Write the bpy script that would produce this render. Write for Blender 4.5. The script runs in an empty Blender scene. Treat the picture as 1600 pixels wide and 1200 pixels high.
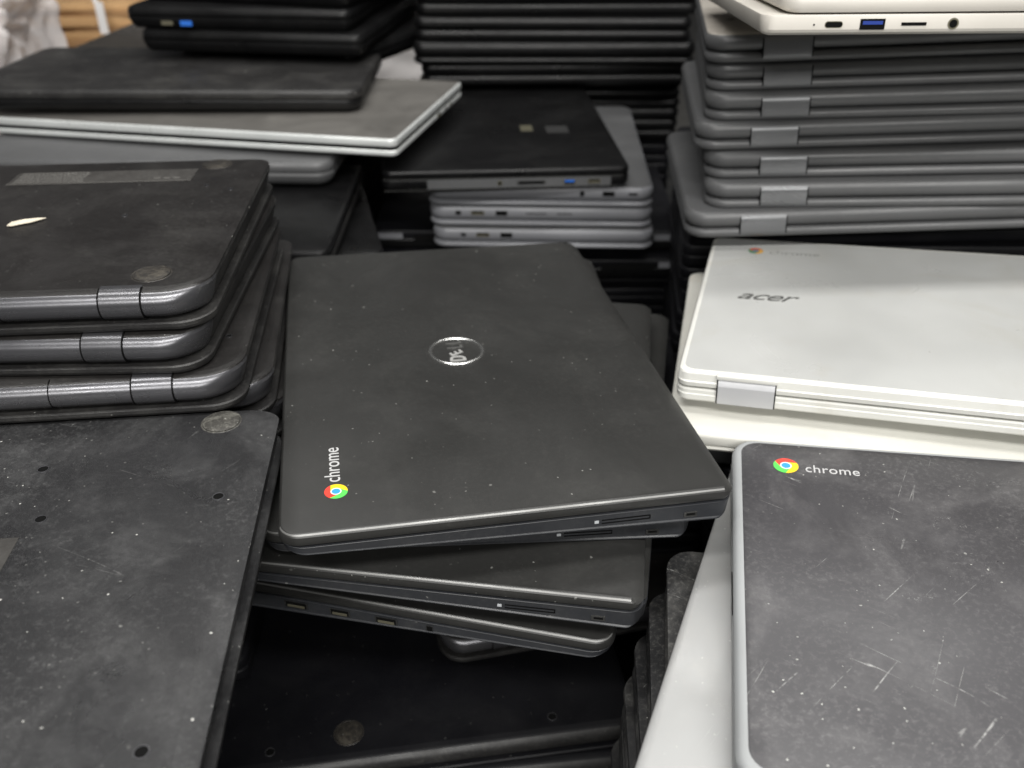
import bpy, bmesh, math, random
from mathutils import Vector, Matrix
random.seed(7)
S = bpy.context.scene
COL = S.collection
ZO = 1.35                                   # camera height above the floor; layout z values below are relative to the camera

# ------------------------------------------------------------------ camera
cam_d = bpy.data.cameras.new('camera'); cam = bpy.data.objects.new('camera', cam_d); COL.objects.link(cam)
cam.location = (0, 0, ZO); cam.rotation_euler = (math.radians(90 - 31.5), 0, 0)
cam_d.sensor_width = 36; cam_d.lens = 31.5; cam_d.clip_start = 0.01; cam_d.clip_end = 60
cam_d.dof.use_dof = True; cam_d.dof.focus_distance = 0.41; cam_d.dof.aperture_fstop = 8.5; cam_d.dof.aperture_blades = 0
S.camera = cam
# ------------------------------------------------------------------ world and lamps
w = bpy.data.worlds.new('World'); S.world = w; w.use_nodes = True
w.node_tree.nodes['Background'].inputs[0].default_value = (.92, .95, 1, 1)
w.node_tree.nodes['Background'].inputs[1].default_value = 0.035
def area(name, loc, sx, sy, power, rot=(0, 0, 0), color=(1, .985, .955)):
    l = bpy.data.lights.new(name, 'AREA'); l.shape = 'RECTANGLE'; l.size = sx; l.size_y = sy; l.energy = power; l.color = color
    o = bpy.data.objects.new(name, l); o.location = loc; o.rotation_euler = rot; COL.objects.link(o); return o
area('unseen_ceiling_lamp', (0.25, -0.95, ZO + 1.45), 2.2, .12, 60)
area('unseen_ceiling_lamp', (0.1, -2.7, ZO + 1.25), 2.6, .16, 62, rot=(math.radians(55), 0, 0))  # unseen lamp added far behind the camera to brighten the front faces
area('unseen_ceiling_lamp', (0.15, 0.30, ZO + 1.65), 2.2, .20, 30)
area('unseen_ceiling_lamp', (0.15, 1.35, ZO + 1.65), 2.2, .30, 17)
S.view_settings.view_transform = 'Standard'; S.view_settings.look = 'None'
S.view_settings.exposure = 0; S.view_settings.gamma = 1; S.view_settings.use_curve_mapping = False
S.render.engine = 'CYCLES'

# ------------------------------------------------------------------ materials
def nt(name):
    m = bpy.data.materials.new(name); m.use_nodes = True
    return m, m.node_tree.nodes, m.node_tree.links, m.node_tree.nodes['Principled BSDF']
def plain(name, col, rough=.5, metal=0, spec=.5, emit=None):
    m, N, L, P = nt(name)
    P.inputs['Base Color'].default_value = (*col, 1); P.inputs['Roughness'].default_value = rough
    P.inputs['Metallic'].default_value = metal; P.inputs['Specular IOR Level'].default_value = spec
    return m
def worn(name, col, rough=.45, metal=0, spec=.5, dust=.3, dustcol=(.42, .41, .38), specks=.5, scratch=.0, grain=.15, grainscale=1400, smear=.12, big=.0, bigcol=(.2, .19, .17), scl=1.0, sgate=0.0, dens=0.0):
    """plastic with smears in the gloss, a film of dust, white specks, scratches and a moulded grain"""
    m, N, L, P = nt(name)
    tc = N.new('ShaderNodeTexCoord'); oi = N.new('ShaderNodeObjectInfo')
    va = N.new('ShaderNodeVectorMath'); va.operation = 'MULTIPLY_ADD'
    L.new(oi.outputs['Location'], va.inputs[0]); va.inputs[1].default_value = (7.3, 5.1, 9.7); L.new(tc.outputs['Object'], va.inputs[2])
    V = va.outputs[0]
    def noise(scale, detail=4, rg=.55, dist=0, vec=V):
        n = N.new('ShaderNodeTexNoise'); n.inputs['Scale'].default_value = scale; n.inputs['Detail'].default_value = detail
        n.inputs['Roughness'].default_value = rg; n.inputs['Distortion'].default_value = dist; L.new(vec, n.inputs['Vector']); return n.outputs[0]
    def ramp(fac, a, b, lo=0, hi=1):
        r = N.new('ShaderNodeMapRange'); r.inputs[1].default_value = a; r.inputs[2].default_value = b; r.inputs[3].default_value = lo; r.inputs[4].default_value = hi
        L.new(fac, r.inputs[0]); return r.outputs[0]
    def mul(a, b):
        x = N.new('ShaderNodeMath'); x.operation = 'MULTIPLY'
        for i, q in enumerate((a, b)):
            if isinstance(q, (int, float)): x.inputs[i].default_value = q
            else: L.new(q, x.inputs[i])
        return x.outputs[0]
    def add(a, b):
        x = N.new('ShaderNodeMath'); x.operation = 'ADD'; x.use_clamp = True
        L.new(a, x.inputs[0]); L.new(b, x.inputs[1]); return x.outputs[0]
    def mix(f, a, b):
        x = N.new('ShaderNodeMix'); x.data_type = 'RGBA'; L.new(f, x.inputs[0])
        for i, q in ((6, a), (7, b)):
            if isinstance(q, tuple): x.inputs[i].default_value = (*q, 1)
            else: L.new(q, x.inputs[i])
        return x.outputs[2]
    c = mix(mul(ramp(noise(9, 3), .35, .7), .6), col, tuple(v * 1.35 + .002 for v in col))
    film = ramp(noise(22 * scl, 8, .62, .6), .48, .8)
    film = mul(film, ramp(noise(260, 3, .7), .3, .7, .35, 1.1))
    c = mix(mul(film, dust * .35), c, dustcol)
    mott = mul(ramp(noise(420, 4, .75, .4), .5, .78), ramp(noise(13, 5, .6), .36, .62))
    c = mix(mul(mott, dust * .35), c, dustcol)
    if big:
        c = mix(mul(ramp(noise(14, 5, .6, 1.2), .56, .66), big), c, bigcol)
    def speck(sc, th, rad):
        v = N.new('ShaderNodeTexVoronoi'); v.feature = 'F1'; v.inputs['Scale'].default_value = sc; v.inputs['Randomness'].default_value = 1
        d = N.new('ShaderNodeVectorMath'); d.operation = 'ADD'; n = N.new('ShaderNodeTexNoise'); n.inputs['Scale'].default_value = sc * 2.5; L.new(V, n.inputs['Vector'])
        s2 = N.new('ShaderNodeVectorMath'); s2.operation = 'SCALE'; s2.inputs['Scale'].default_value = .35 / sc; L.new(n.outputs[1], s2.inputs[0])
        L.new(V, d.inputs[0]); L.new(s2.outputs[0], d.inputs[1]); L.new(d.outputs[0], v.inputs['Vector'])
        sp = N.new('ShaderNodeSeparateColor'); L.new(v.outputs['Color'], sp.inputs[0])
        gate = ramp(sp.outputs[0], th, th + .01)
        size = mul(gate, ramp(sp.outputs[1], 0, 1, rad * .4, rad))
        df = N.new('ShaderNodeMath'); df.operation = 'SUBTRACT'; L.new(size, df.inputs[0]); L.new(v.outputs['Distance'], df.inputs[1])
        return mul(ramp(df.outputs[0], 0, rad * .25), ramp(sp.outputs[2], 0, 1, .15, 1))
    if specks:
        clus = ramp(noise(11, 3), .38, .62, .12, 1)
        sk = add(mul(speck(300, .80 - dens, .17), clus), add(speck(95, .90, .07), mul(speck(150, .86, .16), ramp(noise(7, 2), .5, .7))))
        c = mix(mul(sk, specks), c, (.62, .62, .58))
    if scratch:
        sc = None
        for ang, sx, gth in ((.5, 60, .66), (-.9, 48, .68), (1.9, 75, .7)):
            mp = N.new('ShaderNodeMapping'); mp.inputs['Rotation'].default_value = (0, 0, ang); L.new(V, mp.inputs[0])
            mp2 = N.new('ShaderNodeMapping'); mp2.inputs['Scale'].default_value = (.06, 1, 1); L.new(mp.outputs[0], mp2.inputs[0])
            n1 = noise(sx, 2, .5, .3, mp2.outputs[0])
            a = N.new('ShaderNodeMath'); a.operation = 'SUBTRACT'; a.inputs[1].default_value = .5; L.new(n1, a.inputs[0])
            b = N.new('ShaderNodeMath'); b.operation = 'ABSOLUTE'; L.new(a.outputs[0], b.inputs[0])
            line = ramp(b.outputs[0], .0035, .0012)
            g = ramp(noise(26, 3, .5, 0, mp.outputs[0]), gth - .05 - sgate, gth - sgate)
            q = mul(mul(line, g), ramp(noise(500, 2), .35, .6))
            sc = q if sc is None else add(sc, q)
        scuff = mul(mul(ramp(noise(900, 2, .7, 1), .58, .66), ramp(noise(34, 3, .5, 2), .62, .74)), .55)
        sc = add(sc, scuff)
        c = mix(mul(sc, scratch), c, (.6, .6, .58))
    L.new(c, P.inputs['Base Color'])
    rr = ramp(noise(17, 5, .6, .8), .3, .7, max(.05, rough - smear), min(1, rough + smear)); L.new(rr, P.inputs['Roughness'])
    P.inputs['Metallic'].default_value = metal; P.inputs['Specular IOR Level'].default_value = spec
    if grain:
        b = N.new('ShaderNodeBump'); b.inputs['Strength'].default_value = grain; b.inputs['Distance'].default_value = .0002
        L.new(noise(grainscale, 2), b.inputs['Height']); L.new(b.outputs[0], P.inputs['Normal'])
    return m
M = {
 'dell_lid': worn('charcoal_lid', (.0215, .0214, .0205), .40, spec=.5, dust=.10, specks=.45, grain=.08, smear=.07),
 'dell_base': worn('black_blue_base', (.021, .0225, .026), .42, dust=.18, specks=.3, grain=.15),
 'edge_highlight': worn('lid_edge_highlight', (.17, .17, .165), .40, metal=.4, dust=.8, scl=6, scratch=.3, dustcol=(.1, .1, .1), specks=.2, grain=.0),  # bevel highlight put into the colour, broken up by dust and scratches
 'dell_rim': worn('dark_rim', (.07, .07, .068), .25, metal=.6, dust=.1, specks=.1, grain=0),
 'blk_dark': worn('dull_black_plastic', (.004, .004, .0043), .36, spec=.25, dust=.04, specks=.15, grain=.1),
 'blk': worn('black_plastic', (.013, .0125, .0125), .46, dust=.30, specks=.7, grain=.25),
 'blk_bottom': worn('black_bottom_cover', (.0115, .0105, .0102), .40, dust=.14, specks=.8, grain=.5, grainscale=2200),
 'blk_dusty': worn('dusty_bottom_cover', (.018, .018, .019), .36, dens=.20, dust=.6, specks=1, grain=.6, grainscale=2000, scratch=.15, smear=.13, dustcol=(.3, .3, .3)),
 'blk_gloss': worn('satin_black_hinge', (.11, .11, .118), .28, spec=.7, metal=.7, dust=.2, specks=.4, grain=.12, grainscale=1800, smear=.05),
 'blk_scuff': worn('scuffed_black_rubber', (.022, .022, .023), .6, spec=.35, dust=.9, specks=1, scratch=.9, grain=.7, grainscale=1500),
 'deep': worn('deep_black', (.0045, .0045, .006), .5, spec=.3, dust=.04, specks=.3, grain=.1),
 'grey': worn('mid_grey_plastic', (.078, .079, .081), .42, dust=.1, specks=.1, grain=.1),
 'grey_hinge': worn('grey_hinge_metal', (.135, .138, .142), .32, metal=.3, dust=.05, specks=.1, grain=.0),
 'silver_hinge': worn('silver_hinge_metal', (.50, .505, .52), .38, metal=.2, dust=.05, specks=.0, grain=.0),
 'tan': worn('worn_taupe_cover', (.33, .305, .27), .5, dust=.1, specks=.0, grain=0, big=.1, bigcol=(.04, .04, .04)),
 'lgrey': worn('light_grey_plastic', (.165, .168, .18), .45, dust=.1, specks=.1, grain=.1),
 'white': worn('white_plastic', (.62, .62, .585), .38, dust=.25, big=.16, bigcol=(.42, .38, .28), dustcol=(.5, .48, .42), specks=.0, grain=.05, smear=.08),
 'white_lid': worn('white_lid', (.425, .43, .42), .34, dust=.35, big=.16, bigcol=(.38, .36, .30), dustcol=(.35, .34, .3), specks=0, grain=.08, smear=.1),
 'ivory': worn('ivory_plastic', (.52, .515, .475), .45, dust=.3, big=.18, bigcol=(.38, .33, .25), dustcol=(.4, .36, .3), specks=0, grain=.05),
 'cream': worn('cream_plastic', (.52, .495, .45), .42, dust=.25, dustcol=(.4, .33, .26), specks=0, grain=.05),
 'silver': worn('silver_shell', (.31, .312, .31), .42, dens=.2, metal=.45, dust=.5, big=.12, bigcol=(.33, .32, .29), specks=.8, scratch=.30, dustcol=(.5, .46, .40), grain=.05),
 'satin': worn('satin_dark_metal', (.23, .22, .205), .40, metal=.6, dust=.08, specks=.1, grain=.0),
 'chrome_edge': worn('bright_metal_edge', (.66, .68, .67), .32, metal=.35, dust=.05, specks=0, grain=0),
 'rim_grey': worn('grey_rim', (.30, .31, .315), .42, dust=.12, specks=.25, scratch=.1, grain=.1),
 'panel': worn('scratched_slate_panel', (.045, .0435, .047), .34, dust=.7, specks=1, scratch=.5, sgate=.03, dens=.12, grain=.25, smear=.10, dustcol=(.38, .37, .37)),
 'taupe': worn('taupe_lid', (.038, .034, .030), .33, dust=.2, specks=.2, grain=.1),
 'hole': plain('dark_cavity', (.004, .004, .004), .7, spec=.1),
 'blue': plain('blue_port_tongue', (.03, .16, .62), .4),
 'blue_dk': plain('deep_blue_port_tongue', (.02, .05, .28), .4),
 'port_metal': plain('port_metal', (.30, .28, .20), .35, .7),
 'led': plain('pale_indicator', (.5, .52, .54), .4),
 'ink_w': plain('pale_print', (.5, .5, .5), .5),
 'ink_g': plain('grey_print', (.27, .27, .26), .45),
 'emblem': plain('emblem_metal', (.50, .50, .49), .22, .9),
 'emblem_glint': plain('emblem_letter_glint', (.42, .42, .41), .35, .25),  # reflection on the first letters, put into a paler colour
 'emblem_dk': plain('dark_emblem_metal', (.16, .16, .155), .3, .5),
 'red': plain('red_print', (.80, .06, .04), .4), 'yel': plain('yellow_print', (.92, .62, .02), .4), 'grn': plain('green_print', (.10, .62, .10), .4),
 'cbl': plain('blue_print', (.04, .32, .78), .4), 'wht': plain('white_print', (.85, .85, .85), .4),
 'red2': plain('faded_red_print', (.55, .10, .05), .4), 'yel2': plain('faded_orange_print', (.60, .33, .06), .4), 'grn2': plain('faded_green_print', (.10, .22, .12), .4), 'cbl2': plain('faded_blue_print', (.12, .17, .22), .4),
 'foot': worn('dirty_rubber_foot', (.040, .038, .034), .45, dust=1.6, scl=7, specks=.8, scratch=.3, grain=.6, grainscale=900, dustcol=(.42, .41, .36)),
 'foot_dk': worn('black_rubber_foot', (.022, .020, .018), .42, dust=1.0, scl=7, specks=.4, grain=.5, grainscale=900, dustcol=(.25, .22, .17)),
 'label': worn('grey_rating_label', (.032, .030, .028), .45, dust=.4, specks=.2, grain=0),
 'label_txt': plain('faded_label_print', (.17, .165, .155), .5),
 'flake': worn('torn_paper_flake', (.62, .56, .45), .8, dust=.5, specks=0, grain=.3),
 'sticker': plain('yellowed_sticker', (.07, .065, .042), .6),
 'sticker_g': plain('grey_sticker', (.018, .018, .018), .6),
 'table': worn('black_table_board', (.015, .015, .015), .6, dust=.4, specks=.3, grain=.2),
 'floor': worn('concrete_floor', (.30, .29, .27), .6, dust=.5, specks=0, grain=.2, scl=.1),
 'kraft': worn('kraft_board', (.52, .32, .15), .75, dust=.2, specks=0, grain=.3, dustcol=(.75, .55, .32)),
 'kraft_dk': worn('brown_board', (.33, .19, .085), .8, dust=.2, specks=0, grain=.3),
 'wire': plain('white_wire', (.80, .80, .80), .35),
 'bag': worn('white_poly_sheet', (.82, .79, .78), .35, dust=.1, specks=0, grain=.0),
}
def film():
    m, N, L, P = nt('clear_wrinkled_film')
    P.inputs['Base Color'].default_value = (.78, .74, .73, 1); P.inputs['Roughness'].default_value = .3
    P.inputs['Alpha'].default_value = .62; P.inputs['Specular IOR Level'].default_value = .9
    return m
M['film'] = film()

# ------------------------------------------------------------------ mesh helpers
def finish(bm, name, mats, smooth=True, ang=28):
    me = bpy.data.meshes.new(name); bmesh.ops.recalc_face_normals(bm, faces=bm.faces); bm.to_mesh(me); bm.free()
    for m in (mats if isinstance(mats, (list, tuple)) else [mats]): me.materials.append(M[m] if isinstance(m, str) else m)
    if smooth:
        me.polygons.foreach_set('use_smooth', [True] * len(me.polygons))
        me.set_sharp_from_angle(angle=math.radians(ang))
    return me
def slab(bm, w, d, rad, rings, seg=7, mi=0, cx=0, cy=0):
    """rounded-rectangle solid: rings = (z, front, side, back[, left]) insets, from the bottom up; rad = (FL, FR, BR, BL)"""
    if isinstance(rad, (int, float)): rad = (rad,) * 4
    vs = []
    for rg in rings:
        z, f, s, b = rg[:4]; l = rg[4] if len(rg) > 4 else s
        ring = []
        for k, (sx, sy, a0, ix, iy) in enumerate(((-1, -1, 180, l, f), (1, -1, 270, s, f), (1, 1, 0, s, b), (-1, 1, 90, l, b))):
            r = rad[k]; ox = sx * (w / 2 - r) + cx; oy = sy * (d / 2 - r) + cy
            for i in range(seg + 1):
                a = math.radians(a0 + 90 * i / seg)
                ring.append(bm.verts.new((ox + (r - ix) * math.cos(a), oy + (r - iy) * math.sin(a), z)))
        vs.append(ring)
    n = len(vs[0])
    for a, b in zip(vs, vs[1:]):
        for i in range(n):
            f = bm.faces.new((a[i], a[(i + 1) % n], b[(i + 1) % n], b[i])); f.material_index = mi
    f = bm.faces.new(vs[-1]); f.material_index = mi
    f = bm.faces.new(vs[0][::-1]); f.material_index = mi
def prism(bm, prof, x0, x1, mi=0, axis='x'):
    A = [bm.verts.new((x0, p[0], p[1])) for p in prof]; B = [bm.verts.new((x1, p[0], p[1])) for p in prof]
    n = len(prof)
    for i in range(n): bm.faces.new((A[i], A[(i + 1) % n], B[(i + 1) % n], B[i])).material_index = mi
    bm.faces.new(A[::-1]).material_index = mi; bm.faces.new(B).material_index = mi
def box(bm, x0, x1, y0, y1, z0, z1, mi=0, bev=0):
    vs = [bm.verts.new((x, y, z)) for z in (z0, z1) for x, y in ((x0, y0), (x1, y0), (x1, y1), (x0, y1))]
    fs = [(3, 2, 1, 0), (4, 5, 6, 7), (0, 1, 5, 4), (1, 2, 6, 5), (2, 3, 7, 6), (3, 0, 4, 7)]
    F = [bm.faces.new([vs[i] for i in f]) for f in fs]
    for f in F: f.material_index = mi
    if bev: bmesh.ops.bevel(bm, geom=list({e for f in F for e in f.edges}), offset=bev, segments=2, affect='EDGES', profile=.6)
def disc(bm, cx, cy, z0, rx, ry, h, mi=0, n=24, dome=0):
    rings = [(0, 1), (h * .7, 1), (h, .9)] + ([(h + dome * .7, .55)] if dome else [])
    prev = None
    for z, s in rings:
        cur = [bm.verts.new((cx + rx * s * math.cos(2 * math.pi * i / n), cy + ry * s * math.sin(2 * math.pi * i / n), z0 + z)) for i in range(n)]
        if prev:
            for i in range(n): bm.faces.new((prev[i], prev[(i + 1) % n], cur[(i + 1) % n], cur[i])).material_index = mi
        prev = cur
    if dome:
        c = bm.verts.new((cx, cy, z0 + h + dome))
        for i in range(n): bm.faces.new((prev[i], prev[(i + 1) % n], c)).material_index = mi
    else: bm.faces.new(prev).material_index = mi
def ringm(bm, cx, cy, z, ro, ri, h, mi=0, n=48, sy=1):
    def c(r, zz): return [bm.verts.new((cx + r * math.cos(2 * math.pi * i / n), cy + sy * r * math.sin(2 * math.pi * i / n), zz)) for i in range(n)]
    m = (ro + ri) / 2; R = [c(ro, z), c((ro + m) / 2, z + h), c((ri + m) / 2, z + h), c(ri, z)]
    for a, b in zip(R, R[1:]):
        for i in range(n): bm.faces.new((a[i], a[(i + 1) % n], b[(i + 1) % n], b[i])).material_index = mi
CACHE = {}
def mesh(key, build, mats, **k):
    if key not in CACHE:
        bm = bmesh.new(); build(bm); CACHE[key] = finish(bm, key[0] if isinstance(key, tuple) else key, mats, **k)
    return CACHE[key]
def put(name, me, parent, loc=None, rotz=0, rot=None, label=None):
    o = bpy.data.objects.new(name, me); COL.objects.link(o); o.parent = parent
    if loc: o.location = loc
    o.rotation_euler = rot or (0, 0, rotz)
    if label: o['label'] = label
    return o
def thing(name, label, cat, mat=None, group=None, me=None):
    o = bpy.data.objects.new(name, me); COL.objects.link(o)
    if mat is not None: o.matrix_world = mat
    o['label'] = label; o['category'] = cat
    if group: o['group'] = group
    return o
def text_mesh(key, body, size, mats, ext=.00008, shear=0, xs=1.0, spacing=1.0, bold=0.0, center=False):
    if key in CACHE: return CACHE[key]
    c = bpy.data.curves.new(key, 'FONT'); c.body = body; c.size = size; c.extrude = ext; c.shear = shear; c.space_character = spacing; c.offset = bold
    c.align_x = 'CENTER' if center else 'LEFT'; c.align_y = 'CENTER' if center else 'BOTTOM_BASELINE'; c.resolution_u = 5
    o = bpy.data.objects.new('tmp', c); COL.objects.link(o); dg = bpy.context.evaluated_depsgraph_get(); dg.update()
    me = bpy.data.meshes.new_from_object(o.evaluated_get(dg)); me.name = key
    bpy.data.objects.remove(o); bpy.data.curves.remove(c)
    for v in me.vertices: v.co.x *= xs
    me.materials.clear(); me.materials.append(M[mats]); CACHE[key] = me; return me
def logo_mesh(key, R, mats):
    def b(bm):
        r = R * .47; h = .00012
        vc = {}
        for k, (t0, mi) in enumerate(((90, 0), (210, 2), (330, 1))):       # red, green, yellow sweeps
            a0, a1 = t0 - 63, t0 + 57
            out = [(R * math.cos(math.radians(a0 + (a1 - a0) * i / 16)), R * math.sin(math.radians(a0 + (a1 - a0) * i / 16))) for i in range(17)]
            inn = [(r * math.cos(math.radians(t0 + 120 * i / 10)), r * math.sin(math.radians(t0 + 120 * i / 10))) for i in range(11)]
            poly = out + inn[::-1]
            T = [bm.verts.new((x, y, h)) for x, y in poly]; f = bm.faces.new(T); f.material_index = mi
        for rr, z, mi in ((R * .47, h + .00004, 4), (R * .37, h + .00008, 3)):
            f = bm.faces.new([bm.verts.new((rr * math.cos(2 * math.pi * i / 28), rr * math.sin(2 * math.pi * i / 28), z)) for i in range(28)]); f.material_index = mi
    return mesh(key, b, mats, smooth=False)

# ------------------------------------------------------------------ placement: top-face centre, heading, slopes, quarter turns
def frame(x, y, z, yaw, tx=0, ty=0, t=.02, quarter=0):
    a = math.radians(yaw)
    ex = Vector((math.cos(a), math.sin(a), tx)).normalized(); ey = Vector((-math.sin(a), math.cos(a), ty))
    ey = (ey - ex * ey.dot(ex)).normalized(); ez = ex.cross(ey)
    R = Matrix((ex, ey, ez)).transposed()
    o = Vector((x, y, z + ZO)) - ez * t
    return Matrix.Translation(o) @ R.to_4x4() @ Matrix.Rotation(math.radians(90 * quarter), 4, 'Z')

# ------------------------------------------------------------------ laptop kinds
def lap(label, mat, group=None): return thing('laptop', label, 'laptop', mat, group)

def dell(label, mat, group=None, logos=False, W=.303, D=.207, side='right', lidm='dell_lid'):
    """lid up, hinge on local -y; local +-x are the short sides"""
    o = lap(label, mat, group); T = .0202
    def base(bm):
        slab(bm, W, D, (.008, .008, .012, .012), [(0, .012, .0065, .010), (.0012, .008, .0028, .006), (.0026, .004, .0004, .003), (.0030, .003, 0, .0025), (.0036, .002, 0, .002), (.0042, .001, .0006, .001), (.0120, 0, .0007, 0), (.0127, 0, .0001, 0), (.0131, .0002, .0003, .0002)], mi=0)
        for v in bm.verts: v.co.z += .0085 * max(0, min(1, (v.co.y + D * .40) / (D * .9))) * (1 - v.co.z / .0131)
    put('base', mesh(('base', 'dell', W, D), base, ['dell_base']), o)
    def rim(bm):
        slab(bm, W + .0003, D + .0003, (.008, .008, .012, .012), [(.0032, .003, 0, .0025), (.0037, .002, 0, .002)])
    def lid(bm):
        slab(bm, W, D, (.006, .006, .010, .010), [(.0140, .004, .0010, .0005), (.0144, .003, .0004, 0), (.0160, .001, .0000, 0), (.0175, .0004, .0002, .0002), (.0186, .0025, .0003, .0005), (.0192, .0050, .0008, .0008), (.0198, .0085, .0014, .0013), (.0201, .0115, .0018, .0017), (T, .014, .0024, .0021)], seg=8)
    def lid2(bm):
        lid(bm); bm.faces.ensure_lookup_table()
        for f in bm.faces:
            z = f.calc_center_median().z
            if .0189 < z < .01955 and abs(f.calc_center_median().x) > W / 2 - .009 and f.calc_center_median().y > -D / 2 + .0075: f.material_index = 1  # thin bevel band takes the painted highlight
    put('lid', mesh(('lid', 'dell', W, D, lidm), lid2, [lidm, 'edge_highlight'], ang=22), o)
    # mark on the short side that faces the viewer: slot, card reader, lamp (local -x side)
    xs = -W / 2
    def slot(bm):
        for y0, y1, z0, z1 in ((-.029, -.0275, .0058, .0082), (-.056, -.0545, .0058, .0082)): pass
        box(bm, xs + .0003, xs + .0012, -.063, -.040, .0074, .0078); box(bm, xs + .0003, xs + .0012, -.063, -.040, .0092, .0096)
        box(bm, xs + .0003, xs + .0012, -.0635, -.063, .0074, .0096)
    put('card_slot', mesh(('card_slot', W), slot, ['hole'], smooth=False), o)
    def led(bm): box(bm, xs + .0003, xs + .0012, -.0385, -.0365, .0080, .0094)
    put('indicator', mesh(('indicator', W), led, ['led'], smooth=False), o)
    def lock(bm):
        box(bm, xs + .0001, xs + .0012, -.0865, -.0800, .0058, .0086, 0, bev=.0002)
        box(bm, xs + .0000, xs + .0011, -.0855, -.0812, .0068, .0080, 1)
    put('lock_slot', mesh(('lock_slot', W), lock, ['dell_rim', 'hole'], smooth=False), o)
    return o
def ports_on(o, xs, items, sgn=-1, z=.0065):
    """dark port openings along a short side; items = (y, width, height, kind)"""
    for y, wd, h, kind in items:
        def p(bm):
            if kind == 'jack':
                n = 20
                for rr, dx, mi in ((wd / 2, .0002, 1), (wd / 2 * .72, .0004, 0)):
                    f = bm.faces.new([bm.verts.new((sgn * dx, rr * math.cos(2 * math.pi * i / n), rr * math.sin(2 * math.pi * i / n))) for i in range(n)]); f.material_index = mi
            else:
                for s_, dx, mi in ((1, .00015, 1), (.86, .0003, 0)):
                    box(bm, min(0, sgn * dx), max(0, sgn * dx), -wd / 2 * s_, wd / 2 * s_, -h / 2 * s_, h / 2 * s_, mi)
        q = put('port', mesh(('port', kind, wd, h, sgn), p, ['hole', 'port_metal' if kind in ('metal', 'jack', 'usb_blue') else 'dell_rim'], smooth=False), o, loc=(xs, y, z))
        if kind in ('usb_blue', 'usb_deep'):
            def tg(bm): box(bm, min(0, sgn * .0006), max(0, sgn * .0006), -wd * .4, wd * .4, -h * .02, h * .32)
            put('port_tongue', mesh(('port_tongue', kind, wd, h, sgn), tg, ['blue' if kind == 'usb_blue' else 'blue_dk'], smooth=False), q)
        if kind in ('metal', 'worn'):
            def tg(bm): box(bm, min(0, sgn * .0006), max(0, sgn * .0006), -wd * .36, wd * .36, -h * .36, h * .0)
            put('port_tongue', mesh(('port_tongue', kind, wd, h, sgn), tg, ['port_metal'], smooth=False), q)

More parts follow.
